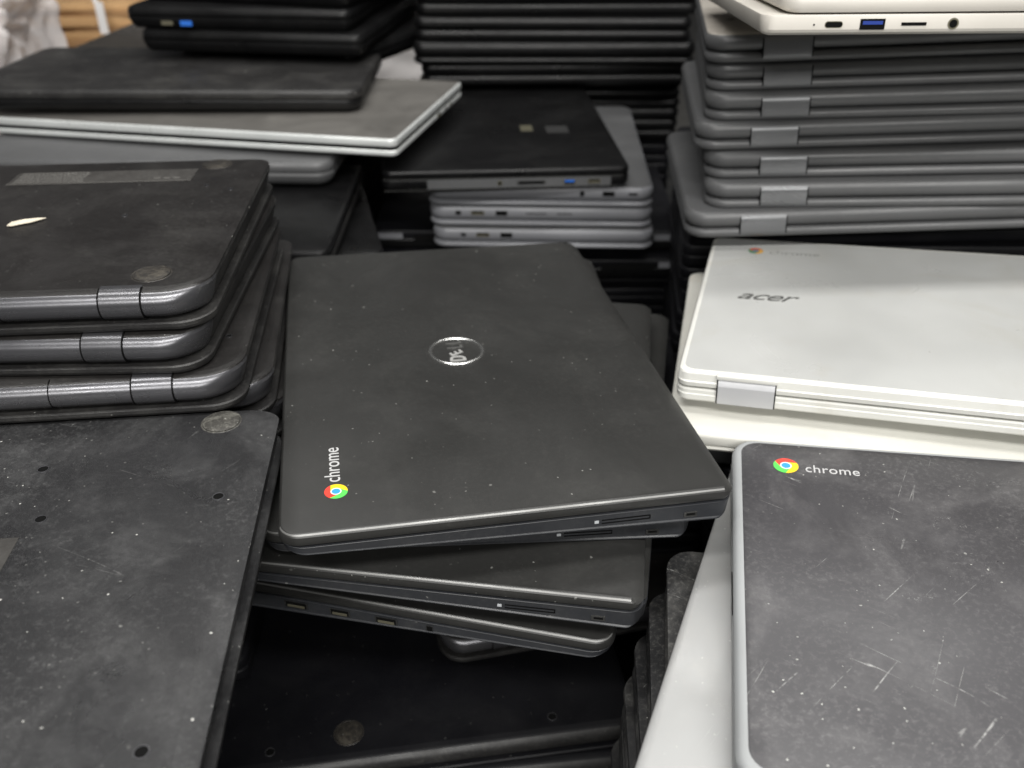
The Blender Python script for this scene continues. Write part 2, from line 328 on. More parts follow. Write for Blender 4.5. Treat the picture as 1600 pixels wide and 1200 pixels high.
def flipped(label, mat, group=None, W=.30, D=.207, t=.0205, kind='black', bottom='blk_bottom', hinges=(), body='blk', barrel='blk_gloss', rc=.024, rf=.012, seams=(), lfrac=.36, wide=0):
    """bottom cover up, lid down, rounded hinge edge on local -y"""
    o = lap(label, mat, group)
    lh = .0046 if kind == 'black' else t * lfrac
    def lid(bm):
        if kind == 'black':
            r = [(0, .003, .003, .003), (.0006, .0012, .0015, .0015), (.0022, .0002, .0008, .0008), (.0040, .0002, .0008, .0008), (lh, .0012, .0015, .0015)]
        else:
            r = [(0, .004, .004, .004)] + [(lh / 2 + lh / 2 * math.sin(a), .0032 * (1 - math.cos(a)) + .0002, .0032 * (1 - math.cos(a)) + .0002, .0025 * (1 - math.cos(a))) for a in [math.radians(q) for q in (-80, -60, -35, -10, 15, 40, 60, 80)]]
        slab(bm, W, D, (rc, rc, rf, rf), r, seg=10)
    put('lid', mesh(('lid', kind, W, D, t, body, lfrac), lid, [body]), o)
    z0 = lh + .0007; H = t - z0; R = H / 2; zc = z0 + R
    def base(bm):
        r = []
        angs = (-82, -65, -48, -30, -12, 6, 24, 42, 58, 72)
        for q in angs:
            a = math.radians(q); z = zc + R * math.sin(a) * .97; u = (z - z0) / H
            f = R * (1 - math.cos(a)) * (1 if kind == 'black' else .75)
            s = (.0045 * (1 - u) ** 1.3 if kind == 'black' else .0035 * (abs(math.sin(a)) ** 3))
            if kind == 'black' and u > .86: s += .0008
            r.append((z, f, s, s))
        zt = r[-1][0]; ft = r[-1][1]
        r += [(t - .0005, ft + .0012, .0022 + wide, .0022), (t - .0001, ft + .0022, .0034 + wide, .0034), (t, ft + .0034, .0050 + wide, .0050)]
        if wide: r = [(z_, f_, s_ + wide * max(0, (z_ - t * .45) / (t * .55)) * (1 if z_ < t - .0008 else 0), b_) for z_, f_, s_, b_ in r]
        slab(bm, W, D, (rc, rc, rf, rf), r, seg=10)
        # bottom cover takes its own material
        bm.faces.ensure_lookup_table()
        for f in bm.faces:
            if f.calc_center_median().z > t - .0012 : f.material_index = 1
            elif kind == 'black' and (f.calc_center_median().y > -D / 2 + .03): f.material_index = 2
    put('base', mesh(('base', kind, W, D, t, body, bottom, barrel, rc, wide), base, [barrel if kind == 'black' else body, bottom, body]), o)
    for hx, hw in hinges:
        def hg(bm):
            def arc(rad, k): return [(-D / 2 + R * k + (0 if kind == 'black' else 0) - rad * k * math.cos(math.radians(q)), zc + rad * math.sin(math.radians(q))) for q in range(-84, 85, 12)]
            if kind == 'black':
                p = arc(R + .00035, 1); p += [(-D / 2 + R * 1.25, p[-1][1]), (-D / 2 + R * 1.25, p[0][1])]
                prism(bm, p, -hw / 2, hw / 2, 0)
                p = arc(R + .0005, 1); p += [(-D / 2 + R * 1.2, p[-1][1] - .001), (-D / 2 + R * 1.2, p[0][1] + .001)]
                for e in (-hw / 2, hw / 2): prism(bm, p, e - .00035, e + .00035, 1)
            else:
                m = t / 2; y = -D / 2 - .0006
                p = [(y + .0022, .0009), (y + .0008, .0022), (y, m * .55), (y + .0003, m * .95), (y, m * 1.3), (y + .0006, t - .0035), (y + .003, t - .0008), (y + .012, t - .0008), (y + .012, .0009)]
                prism(bm, p, -hw / 2, hw / 2, 0)
                p = [(a + .0003, b) for a, b in p]
                for e in (-hw / 2 - .0005, hw / 2 + .0005): prism(bm, p, e - .0004, e + .0004, 1)
        put('hinge', mesh(('hinge', kind, hw, t, D), hg, [barrel if kind == 'black' else 'grey_hinge', 'hole'], ang=35), o, loc=(hx, 0, 0))
    for sx in seams:
        def sm(bm):
            p = [(-D / 2 + R - (R + .0002) * math.cos(math.radians(q)), zc + (R + .0002) * math.sin(math.radians(q))) for q in range(-84, 85, 12)]
            p += [(-D / 2 + R * 1.2, p[-1][1] - .001), (-D / 2 + R * 1.2, p[0][1] + .001)]
            prism(bm, p, -.0002, .0002)
        put('seam', mesh(('seam', t, D), sm, ['hole']), o, loc=(sx, 0, 0))
    return o
def feet(o, t, pts, r=.0088, mat='foot', h=.0012):
    for x, y in pts:
        def f(bm): disc(bm, 0, 0, 0, r, r, h * .55, 0, 28, dome=h * .5); ringm(bm, 0, 0, 0, r * 1.13, r * 1.01, .0003, 0, 32)
        put('foot', mesh(('foot', r, mat), f, [mat], ang=50), o, loc=(x, y, t - .0001))
def screws(o, t, pts, r=.0024):
    for x, y in pts:
        def f(bm):
            c = [bm.verts.new((r * math.cos(i * math.pi / 10), r * math.sin(i * math.pi / 10), .00012)) for i in range(20)]; bm.faces.new(c)
            ringm(bm, 0, 0, 0, r * 1.22, r * .98, .00035, 1, 20)
        put('screw_hole', mesh(('screw_hole', r), f, ['hole', 'blk_gloss'], smooth=False), o, loc=(x, y, t + .00003))
def simple(label, mat, group=None, W=.30, D=.207, t=.02, body='blk', lidm=None, r=.009, split=.55, round_=.002, gap=.0):
    """plain closed clamshell, lid up"""
    o = lap(label, mat, group); zb = t * split; q = round_
    def base(bm):
        slab(bm, W, D, r, [(0, .006, .006, .006), (q * .5, .0028, .0028, .0028), (q * 1.3, .0007, .0007, .0007), (q * 2, 0, 0, 0), (zb - q * .6, 0, 0, 0), (zb - q * .1, .0006, .0006, .0006), (zb, .0012, .0012, .0012)] + ([(zb + .0001, .010, .010, .010), (zb + gap + .0005, .010, .010, .010)] if gap else []))
        for f in bm.faces:
            if gap and f.calc_center_median().z > zb - .00005: f.material_index = 1
    def lid(bm): slab(bm, W, D, r, [(zb + gap + .0006, .0012, .0012, .0012), (zb + gap + .001, .0003, .0003, .0003), (zb + gap + .0018, 0, 0, 0), (t - q, 0, 0, 0), (t - q * .6, q * .12, q * .12, q * .12), (t - q * .25, q * .4, q * .4, q * .4), (t, q, q, q)])
    put('base', mesh(('base', 's', W, D, t, body, r, split, q, gap), base, [body, 'hole']), o)
    put('lid', mesh(('lid', 's', W, D, t, lidm or body, r, split, q), lid, [lidm or body]), o)
    return o

# ================================================================== THE SETTING
def struct(name, me, loc=(0, 0, 0)):
    o = bpy.data.objects.new(name, me); COL.objects.link(o); o.location = loc; o['kind'] = 'structure'; return o
bm = bmesh.new(); box(bm, -8, 8, -4, 14, -.05, 0); struct('floor', finish(bm, 'floor', 'floor', smooth=False))
TT = -.602                                  # table top relative to the camera
t = thing('table', 'long black table under the piles of laptops', 'table', Matrix.Translation((0, .75, 0)))
bm = bmesh.new(); box(bm, -1.3, 1.3, -.85, 1.25, ZO + TT - .035, ZO + TT, bev=.003); put('tabletop', finish(bm, 'tabletop', 'table'), t)
def leg_bm(bm): box(bm, -.025, .025, -.025, .025, 0, ZO + TT - .0355, bev=.002)
for sx in (-1.2, 1.2):
    for sy in (-.75, 1.15): put('leg', mesh('leg', leg_bm, ['table']), t, loc=(sx, sy, 0))

# ================================================================== CENTRE PILE
UP = 'closed charcoal laptops fanned in the centre pile'
c1 = dell('large charcoal laptop topping the centre pile, with round metal emblem and colour logo', frame(-.0267, .4593, -.2571, 11.12, -.021, .002, .0202, 1), UP, D=.2095)
T = .0202
# local axes of the turned laptop: +x points away from the viewer, -y (hinge) to the right
def on_lid(o, name, me, u, v, rot, z): return put(name, me, o, loc=(v, -u, z), rotz=math.radians(rot))
def emb(bm): ringm(bm, 0, 0, 0, .0163, .0142, .0008, 0, 64)
e = on_lid(c1, 'emblem', mesh('emblem', emb, ['emblem'], ang=60), -.0062, -.0016, 0, T - .0001)
dl = text_mesh('emblem_lettering', 'D', .0128, 'emblem_glint', ext=.0003, xs=.66, bold=.0003, center=True)
put('emblem_letter', dl, e, loc=(-.0098, 0, .0004))
put('emblem_letter', text_mesh('emblem_e', 'E', .0108, 'emblem_glint', ext=.0003, xs=.75, bold=.00022, center=True), e, loc=(-.0030, .0002, .0004), rotz=math.radians(28))
for lx in (.0040, .0094): put('emblem_letter', text_mesh('emblem_l', 'L', .0128, 'emblem_dk', ext=.0003, xs=.66, bold=.0003, center=True), e, loc=(lx, 0, .0004))  # last letters stay darker, without the painted reflection
LM = ['red', 'yel', 'grn', 'cbl', 'wht']
on_lid(c1, 'colour_logo', logo_mesh('colour_logo', .0053, LM), -.0789, -.1232, 0, T + .00005)
on_lid(c1, 'logo_lettering', text_mesh('logo_lettering', 'chrome', .0104, 'ink_w', xs=.86), -.0768, -.1162, 0, T + .0001)
c2 = dell('charcoal laptop second from the top of the centre pile, right under the emblem laptop', frame(-.0285, .4765, -.2755, 5.2, 0, 0, .0202, 1), UP)
c3 = dell('charcoal laptop third in the centre pile, turned clockwise with a bare strip of lid showing', frame(-.0214, .4554, -.2930, -8.2, 0, 0, .0202, 1), UP)
c3b = dell('charcoal laptop fourth in the centre pile, only a sliver of its right corner showing', frame(-0.0095, 0.4781, -.3105, -10.5, 0, 0, .0202, 1), UP)
c4 = dell('charcoal laptop fifth in the centre pile, showing three pale ports along its front side', frame(-.0189, .4688, -.3282, -13, 0, 0, .0202, -1), UP)
ports_on(c4, .1513, [(-.060, .013, .0040, 'worn'), (-.036, .011, .0040, 'worn'), (-.011, .012, .0040, 'worn'), (.012, .0035, .0035, 'dark')], sgn=1, z=.0095)

# bottom-up laptops in the dark under the centre pile
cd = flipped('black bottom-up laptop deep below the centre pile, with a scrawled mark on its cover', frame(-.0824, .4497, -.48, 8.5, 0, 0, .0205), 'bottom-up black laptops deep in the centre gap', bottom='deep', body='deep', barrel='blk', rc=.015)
feet(cd, .0205, [(-.0323, -.081), (.132, .075), (-.125, .075)], .0085, 'foot_dk'); screws(cd, .0205, [(.0961, -.088), (-.08, -.088)], .0026)
def mark(bm):
    pts = [(-.010, .004), (.004, .006), (-.012, -.004), (.010, -.003)]
    for (x0, y0), (x1, y1) in zip(pts, pts[1:]):
        dx, dy = x1 - x0, y1 - y0; L_ = math.hypot(dx, dy); nx, ny = -dy / L_ * .0005, dx / L_ * .0005
        bm.faces.new([bm.verts.new(p) for p in ((x0 + nx, y0 + ny, 0), (x0 - nx, y0 - ny, 0), (x1 - nx, y1 - ny, 0), (x1 + nx, y1 + ny, 0))])
put('scrawl', mesh('scrawl', mark, ['label_txt'], smooth=False), cd, loc=(-.018, .028, .0207))
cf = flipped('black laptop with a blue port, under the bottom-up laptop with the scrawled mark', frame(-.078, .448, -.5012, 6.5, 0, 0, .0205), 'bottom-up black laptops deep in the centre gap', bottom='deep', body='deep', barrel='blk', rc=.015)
def bp(bm): box(bm, -.006, .006, -.0008, 0, -.002, .002)
put('port', mesh('blue_port', bp, ['blue']), cf, loc=(.018, -.1035, .013))
ce = flipped('black laptop with one shiny rounded hinge corner poking out below the fanned charcoal laptops', frame(.0774, .5319, -.4385, 13, 0, 0, .0205), rc=.018, hinges=((-.105, .022),))
for i in range(5):
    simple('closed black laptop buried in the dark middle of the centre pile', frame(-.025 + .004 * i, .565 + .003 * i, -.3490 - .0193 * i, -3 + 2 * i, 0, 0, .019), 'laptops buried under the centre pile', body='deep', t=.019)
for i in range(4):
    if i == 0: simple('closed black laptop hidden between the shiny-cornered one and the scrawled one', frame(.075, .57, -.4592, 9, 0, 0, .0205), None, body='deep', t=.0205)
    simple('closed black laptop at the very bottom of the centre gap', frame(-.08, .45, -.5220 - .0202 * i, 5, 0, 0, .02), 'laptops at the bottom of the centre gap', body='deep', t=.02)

# ================================================================== LEFT PILE (bottom up, shiny rounded hinges towards the viewer)
LG_ = 'black laptops stacked bottom up on the left'
la = flipped('black bottom-up laptop topping the left stack, with a rating label and torn paper flake', frame(-.302, .476, -.1845, 4.3, .003, 0, .0205), LG_, hinges=((.1085, .0196), (-.1085, .0196)), seams=(.052, -.052))
feet(la, .0205, [(.119, -.081), (-.119, -.081), (.116, .092), (-.116, .092)], mat='foot_dk'); screws(la, .0205, [(.0826, .0013), (-.0826, .0013), (.134, .042), (-.02, .07), (.118, .05)], .0014)
def lbl(bm): box(bm, -.056, .056, -.0115, .0115, 0, .00015)
lb_ = put('rating_label', mesh('rating_label', lbl, ['label']), la, loc=(.050, .0715, .0206))
def lines(bm):
    rnd = random.Random(3)
    for r_ in range(7):
        x = -.053
        while x < -.012:
            wd = rnd.uniform(.0006, .0022); box(bm, x, x + wd, .0088 - r_ * .0029, .0100 - r_ * .0029, .0002, .00024); x += wd + rnd.uniform(.0004, .0009)
    for x in (.032, .038, .044): box(bm, x, x + .004, -.006, -.005, .0002, .00024)
    box(bm, -.056, .056, -.0113, -.0108, .0002, .00024)
put('label_print', mesh('label_print', lines, ['label_txt'], smooth=False), lb_)
lb = flipped('black bottom-up laptop second in the left stack, its shiny hinge between two others', frame(-.3030, .4751, -.2052, 2.3, -.002, 0, .0205), LG_, hinges=((.1015, .0196), (-.1015, .0196)))
lc = flipped('black bottom-up laptop third in the left stack, sticking out furthest to the right', frame(-.2943, .4625, -.2261, 6.7, -.006, 0, .0205), LG_, hinges=((.1065, .0196), (-.1065, .0196)), seams=(.058,))
feet(lc, .0205, [(.119, -.079)], mat='foot_dk'); feet(lb, .0205, [(.117, -.081)], mat='foot_dk'); screws(lc, .0205, [(.138, -.06), (.138, .02)], .0014)
for i, (dx, dy, yw) in enumerate(((-.290, .480, 8.5), (-.288, .487, 9.5), (-.292, .49, 8.0))):
    flipped(['black bottom-up laptop fourth in the left stack, a long slanted edge beside the third', 'black laptop fifth in the left stack, its edge next to the dark gap', 'black laptop sixth in the left stack, lowest edge beside the dark gap'][i],
            frame(dx, dy, -.2471 - .0208 * i, yw, 0, 0, .0205), LG_)
for i in range(14):
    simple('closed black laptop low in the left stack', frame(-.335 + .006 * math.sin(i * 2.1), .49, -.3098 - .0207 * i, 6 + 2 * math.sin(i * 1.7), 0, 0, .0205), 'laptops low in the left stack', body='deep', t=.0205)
def flake(bm):
    rnd = random.Random(5); pts = [(-.0085, -.0030), (-.0060, -.0035), (-.002, -.0022), (.003, -.0010), (.0090, .0024), (.0045, .0024), (-.001, .0022), (-.005, .0012), (-.0078, -.0004)]
    a = [bm.verts.new((x, y * 1.9, .0002 + rnd.uniform(0, .0006))) for x, y in pts]; b = [bm.verts.new((x, y * 1.9, v.co.z + .0004)) for (x, y), v in zip(pts, a)]
    n = len(pts)
    for i in range(n): bm.faces.new((a[i], a[(i + 1) % n], b[(i + 1) % n], b[i]))
    c = bm.verts.new((-.001, 0, .0022)); c2 = bm.verts.new((-.001, 0, .0004))
    for i in range(n): bm.faces.new((b[i], b[(i + 1) % n], c)); bm.faces.new((a[(i + 1) % n], a[i], c2))
bm = bmesh.new(); flake(bm)
thing('paper_flake', 'small torn cream flake lying on the top left laptop', 'paper scrap', frame(-.302, .476, -.1845, 4.3, .003, 0, 0) @ Matrix.Translation((.0315, -.006, .0002)), me=finish(bm, 'paper_flake', 'flake', smooth=False))

# front left pile
l1 = flipped('big dusty black bottom-up laptop in the near left corner, with round rubber foot', frame(-.2547, .2546, -.2478, 5.4, .003, -.001, .0205) @ Matrix.Rotation(math.pi, 4, 'Z'), None, D=.235, bottom='blk_dusty', body='blk_dusty', barrel='blk_dusty', rc=.016, rf=.017, wide=.005)
feet(l1, .0205, [(-.1212, -.1025), (.121, -.1025)]); screws(l1, .0205, [(-.0469, -.0707), (-.0582, -.0343), (-.1305, -.0426), (-.1300, .0865), (.06, .006)], .0022)
def lb2(bm): box(bm, -.03, .03, -.02, .02, 0, .00012)
put('rating_label', mesh('corner_label', lb2, ['label']), l1, loc=(-.0235, -.003, .0206))
def seam(bm):                                                    # parting line just inside the cover's edge
    slab(bm, .2925, .1995, .013, [(.0205, 0, 0, 0), (.02058, .0, .0, .0)], seg=10)
for i in range(2):
    simple(['closed black laptop directly under the dusty near-left laptop', 'closed black laptop two below the dusty near-left laptop'][i], frame(-.262 - .012 * i, .262, -.2693 - .0206 * i, 5 - i, 0, 0, .0205), 'laptops under the dusty near left laptop', body='blk', t=.0205)
for i in range(14):
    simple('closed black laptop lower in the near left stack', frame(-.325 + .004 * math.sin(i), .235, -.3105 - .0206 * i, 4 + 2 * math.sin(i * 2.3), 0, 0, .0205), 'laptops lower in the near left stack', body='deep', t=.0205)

# ================================================================== BACK LEFT
def BL(label, *a, g=None, **k): return simple(label, *a, g, **k)
li = simple('grey closed laptop with a thick rounded front, right under the thin silver laptop', frame(-.3162, .8705, -.2385, -2, 0, 0, .021), None, W=.33, D=.23, t=.021, body='grey', r=.016, round_=.0045)
ls = simple('wide thin silver laptop with two bright front edges, at the back left', frame(-.2805, .9012, -.2208, -12, .006, -.005, .016), None, W=.42, D=.22, t=.016, body='chrome_edge', r=.007, split=.40, round_=.0014, gap=.0024)
def pan(bm): slab(bm, .4165, .2165, .006, [(0, 0, 0, 0), (.0003, .0003, .0003, .0003)])
put('lid_skin', mesh('lid_skin', pan, ['satin']), ls, loc=(0, .0008, .0158))
ports_on(ls, .21, [(.02, .010, .004, 'metal'), (.045, .004, .003, 'dark'), (.062, .006, .003, 'metal')], sgn=1, z=.0045)
lg = simple('dark taupe laptop with rounded corners resting on the silver laptop', frame(-.3260, .9350, -.1985, 1.2, -.008, -.014, .020), None, W=.37, D=.205, t=.020, body='blk_dark', lidm='blk', r=.016, round_=.0036)
lk = simple('taupe laptop behind the silver one, under the thick black laptops', frame(-.335, 1.17, -.2135, -4, 0, 0, .02), None, W=.36, D=.26, t=.02, body='taupe', lidm='taupe', r=.014, round_=.004)
lhb = simple('thick black laptop second from the top of the back left pile', frame(-.2451, 1.1145, -.1685, -7, 0, 0, .0215), 'thick black laptops at the back left', W=.235, D=.33, t=.0215, body='blk_dark', r=.012, round_=.006)
lha = simple('thick black laptop with a small blue port, on top of the back left pile', frame(-.2587, 1.1196, -.1465, -6, 0, 0, .0215), 'thick black laptops at the back left', W=.235, D=.33, t=.0215, body='blk_dark', r=.012, round_=.006)
def fp(bm): box(bm, -.006, .006, -.0007, 0, -.0024, .0024)
put('port', mesh('front_port', fp, ['blue']), lha, loc=(-.053, -.165, .006)); 
def fp2(bm): box(bm, -.006, .006, -.0007, 0, -.002, .002)
put('port', mesh('front_port_grey', fp2, ['port_metal']), lha, loc=(-.073, -.165, .006))
simple('black laptop turned far round, poking out to the right of the back left pile', frame(-.205, 1.165, -.1905, -24, 0, 0, .0215), 'thick black laptops at the back left', W=.235, D=.33, t=.0215, body='blk_dark', r=.012, round_=.006)
simple('thick black laptop above the one with the blue port, cut by the picture edge', frame(-.235, 1.135, -.1245, -14, 0, 0, .0215), 'thick black laptops at the back left', W=.235, D=.33, t=.0215, body='blk_dark', r=.012, round_=.006)
# leaning dark ones below the silver laptop
simple('dull dark laptop between the left stack and the grey centre-back pile', frame(-.2875, .7151, -.2620, 1, 0, 0, .02), None, body='blk', lidm='blk_dark', round_=.003)
simple('black laptop just below the dull dark one, its right edge nearly straight on', frame(-.2680, .7120, -.2840, 14, 0, 0, .02), None, D=.17, body='blk', lidm='blk_dark', round_=.003)
for i in range(16):
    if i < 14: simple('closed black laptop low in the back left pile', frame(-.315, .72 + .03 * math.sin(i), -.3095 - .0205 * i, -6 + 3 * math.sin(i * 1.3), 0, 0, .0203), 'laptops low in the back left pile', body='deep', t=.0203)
    simple('closed dark laptop in the rear left pile', frame(-.31, 1.02, -.2605 - .0207 * i, -5 + 3 * math.sin(i * 1.1), 0, 0, .0205), 'laptops in the rear left pile', W=.32, D=.26, body='deep', t=.0205)

# ================================================================== CENTRE BACK: black one over grey bottom-up ones
mc1 = simple('black laptop with a yellowed sticker and blue port, on top of the grey bottom-up laptops', frame(-.0152, .9191, -.2505, 4, 0, 0, .019, 1), None, W=.30, D=.22, t=.019, body='blk_dark', r=.009, split=.62, round_=.0024)
def strip(bm): box(bm, -.1506, -.150, -.093, .070, .0028, .0108, 0)
st = put('port_strip', mesh('port_strip', strip, ['grey'], smooth=False), mc1)
ports_on(st, -.1508, [(-.056, .011, .0046, 'usb_blue'), (-.022, .025, .003, 'dark'), (.006, .0045, .0045, 'jack'), (-.078, .011, .004, 'metal')], z=.0070)
def trim(bm): box(bm, -.1502, -.1494, -.104, .108, .0112, .0121); box(bm, -.1502, -.1494, -.100, .108, .0012, .0021)
put('edge_trim', mesh('edge_trim', trim, ['dell_rim'], smooth=False), mc1)
def stk(bm): box(bm, -.010, .010, -.006, .006, 0, .0002)
put('sticker', mesh('sticker_a', stk, ['sticker']), mc1, loc=(-.022, -.028, .019)); 
def stk2(bm): box(bm, -.012, .012, -.011, .011, 0, .0002)
put('sticker', mesh('sticker_b', stk2, ['sticker_g']), mc1, loc=(-.028, -.058, .019))
GR = 'grey bottom-up laptops behind the centre pile'
mlab = ['grey bottom-up laptop right under the black one with the blue port', 'middle one of the three grey bottom-up laptops behind the centre pile', 'lowest of the three grey bottom-up laptops, touching the emblem laptop in the view']
for i, (x, y, z) in enumerate(((.0306, .928, -.2705), (.0314, .930, -.2908), (.0338, .9272, -.3111))):
    o = flipped(mlab[i], frame(x, y, z, -2, 0, 0, .0196, 1), GR, W=.29, D=.207, t=.0196, kind='grey', body='lgrey', bottom='grey', barrel='lgrey', rc=.014, rf=.014, lfrac=.27)
    ports_on(o, -.1451, [[(-.038, .004, .005, 'dark'), (-.062, .011, .0045, 'dark'), (-.084, .008, .002, 'dark')], [(.076, .005, .004, 'dark'), (.058, .012, .004, 'metal'), (.036, .011, .0046, 'dark'), (.004, .019, .0008, 'dark'), (-.022, .014, .0008, 'dark')], [(.074, .005, .003, 'dark'), (.056, .012, .004, 'metal'), (.034, .011, .0046, 'dark')]][i], z=.0132)
for i, (x, y, z, lab) in enumerate(((.0159, .933, -.3315, 'wide black laptop under the three grey ones, one end showing on each side'), (.0181, .9118, -.3525, 'wide black laptop one lower under the grey pile, with two dark recesses in its edge'))):
    o = simple(lab, frame(x, y, z, -1 + i, 0, 0, .02), 'black laptops under the grey pile', W=.305, D=.21, body='blk_dark', lidm='deep', r=.01)
    def rec(bm): box(bm, -.026, .026, -.0004, 0, -.0035, .0035)
    for rx in (-.085, .095): put('recess', mesh('recess', rec, ['hole']), o, loc=(rx, -.1052, .0125))
    for rx in (-.135, .138):
        def pl(bm): box(bm, -.013, .013, -.0005, 0, -.003, .003)
        put('hinge', mesh('hinge_plate', pl, ['lgrey']), o, loc=(rx, -.1052, .0145))
for i in range(11):
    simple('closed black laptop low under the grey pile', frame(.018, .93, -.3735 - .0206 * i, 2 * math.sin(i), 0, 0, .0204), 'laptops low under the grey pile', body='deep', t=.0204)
# tall black stack at the back
bx = [.0520, .0480, .0462, .0474, .0482, .0466, .0478, .0466]
nm = ['topmost visible', 'second', 'third', 'fourth', 'fifth', 'sixth', 'seventh', 'eighth']
for i in range(8):
    z = -.1205 - .0247 * i
    o = flipped('black laptop, %s from the top in the tall black stack at the back' % nm[i] if i else 'black laptop topping the tall black stack at the back, cut by the picture edge', frame(bx[i], 1.150 + (.008 * math.sin(i * 1.7) if i < 5 else .045), z, 1.2 * math.sin(i * 2), 0, 0, .0238), 'tall stack of black laptops at the back', W=.310 + .004 * math.sin(i * 2.6), D=.21, t=.0238, lfrac=[.36, .5, .42, .3, .45, .38, .5, .4][i], kind='grey', body='blk_dark', bottom='blk_dark', barrel='blk_dark', rc=.012, rf=.01)
for i in range(11):
    simple('closed black laptop in the lower part of the tall back stack', frame(.047, 1.21, -.3185 - .0248 * i, 1.5 * math.sin(i), 0, 0, .0245), 'lower part of the tall back stack', body='deep', t=.0245)

for i in range(17):
    simple('closed black laptop in the dark stack behind the tall grey one', frame(.40, 1.16, -.165 - .0252 * i, 2 * math.sin(i * 1.4), 0, 0, .0245), 'dark stack behind the tall grey stack', body='deep', t=.0245)
# ================================================================== RIGHT BACK: tall grey stack
RG = [(.2893, .7022, -.1023, -8), (.2929, .7057, -.1212, -8), (.2932, .7005, -.1401, -8), (.2853, .6998, -.1590, -6.5), (.2955, .6922, -.1779, -8), (.2965, .6835, -.1968, -8), (.2785, .6854, -.2157, -4.5)]
rl = ['topmost grey laptop of the tall grey stack, directly under the cream laptop', 'second grey laptop from the top of the tall grey stack', 'third grey laptop from the top of the tall grey stack', 'fourth grey laptop of the tall grey stack, shifted left so its cover shows', 'fifth grey laptop from the top of the tall grey stack', 'sixth grey laptop of the tall grey stack, second from its bottom', 'bottom grey laptop of the tall grey stack, sticking out furthest left over the white laptop']
for i, (x, y, z_, yw) in enumerate(RG):
    o = flipped(rl[i], frame(x, y, z_, yw, .065, 0, .0188), 'tall stack of grey laptops with pale hinges', t=.0188, kind='grey', body='grey', bottom='tan' if i == 0 else 'grey', barrel='grey', rc=.016, rf=.012, hinges=((-.0965, .0305), (.0965, .0305)))
    if i == 0:
        def mk(bm): disc(bm, 0, 0, 0, .0028, .0011, .0002, 0, 12)
        put('scuff_mark', mesh('scuff_mark', mk, ['hole']), o, loc=(-.128, -.02, .019)); put('scuff_mark', mesh('scuff_mark', mk, ['hole']), o, loc=(-.13, -.05, .019))
for i in range(17):
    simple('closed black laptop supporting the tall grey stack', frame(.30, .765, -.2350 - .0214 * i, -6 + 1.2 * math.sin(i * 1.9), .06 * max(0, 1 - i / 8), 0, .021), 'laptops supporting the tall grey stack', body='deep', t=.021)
# cream laptops on top
rw = lap('cream laptop with ports along its side, on top of the tall grey stack', frame(.2845, .600, -.0755, -1.5, .012, -.05, .0195), 'cream laptops on the tall grey stack')
def rb(bm): slab(bm, .30, .20, .008, [(0, .008, .006, .006), (.0008, .004, .003, .003), (.002, .001, .0012, .001), (.0035, 0, .0006, 0), (.0098, 0, 0, 0), (.0108, .0004, .0003, .0004)])
put('base', mesh('cream_base', rb, ['cream']), rw)
def rlid(bm): slab(bm, .286, .20, .010, [(.0118, .001, .003, 0), (.0128, .0004, .001, 0), (.0145, 0, 0, 0), (.0178, 0, 0, 0), (.0188, .0005, .0005, .0005), (.0195, .002, .002, .002)], cx=.004)
put('lid', mesh('cream_lid', rlid, ['cream']), rw)
def fports(o, items, y=-.1, z=.006):
    for x, wd, h, kind in items:
        def p(bm):
            if kind == 'jack':
                for rr, dy, mi in ((wd / 2, .0002, 1), (wd / 2 * .70, .0004, 0)):
                    bm.faces.new([bm.verts.new((rr * math.cos(2 * math.pi * i / 24), -dy, rr * math.sin(2 * math.pi * i / 24))) for i in range(24)]).material_index = mi
            elif kind == 'c':
                for s_, dy, mi in ((1, .0002, 1), (.8, .0004, 0)):
                    r_ = h / 2 * s_; hw = wd / 2 - h / 2
                    pts = [(hw + r_ * math.cos(math.radians(a)), r_ * math.sin(math.radians(a))) for a in range(-90, 91, 18)] + [(-hw + r_ * math.cos(math.radians(a)), r_ * math.sin(math.radians(a))) for a in range(90, 271, 18)]
                    bm.faces.new([bm.verts.new((a, -dy, b)) for a, b in pts]).material_index = mi
            else: box(bm, -wd / 2, wd / 2, -.0003, 0, -h / 2, h / 2, 0)
        q = put('port', mesh(('fport', kind, wd, h), p, ['hole', 'port_metal'], smooth=False), o, loc=(x, y, z))
        if kind == 'usb':
            def tg(bm): box(bm, -wd * .40, wd * .40, -.0005, 0, -h * .02, h * .30)
            put('port_tongue', mesh('deep_tongue', tg, ['blue_dk']), q)
fports(rw, [(-.1122, .0095, .0033, 'c'), (-.0920, .0130, .0054, 'usb'), (-.0704, .0130, .0016, 'slot'), (-.0500, .0058, .0058, 'jack'), (-.1225, .0008, .0008, 'slot')])
rw2 = simple('uppermost cream laptop, only its lower edge showing at the top right', frame(.300, .605, -.0540, -4, .012, -.05, .0175), 'cream laptops on the tall grey stack', body='cream', W=.30, D=.20, t=.0175)

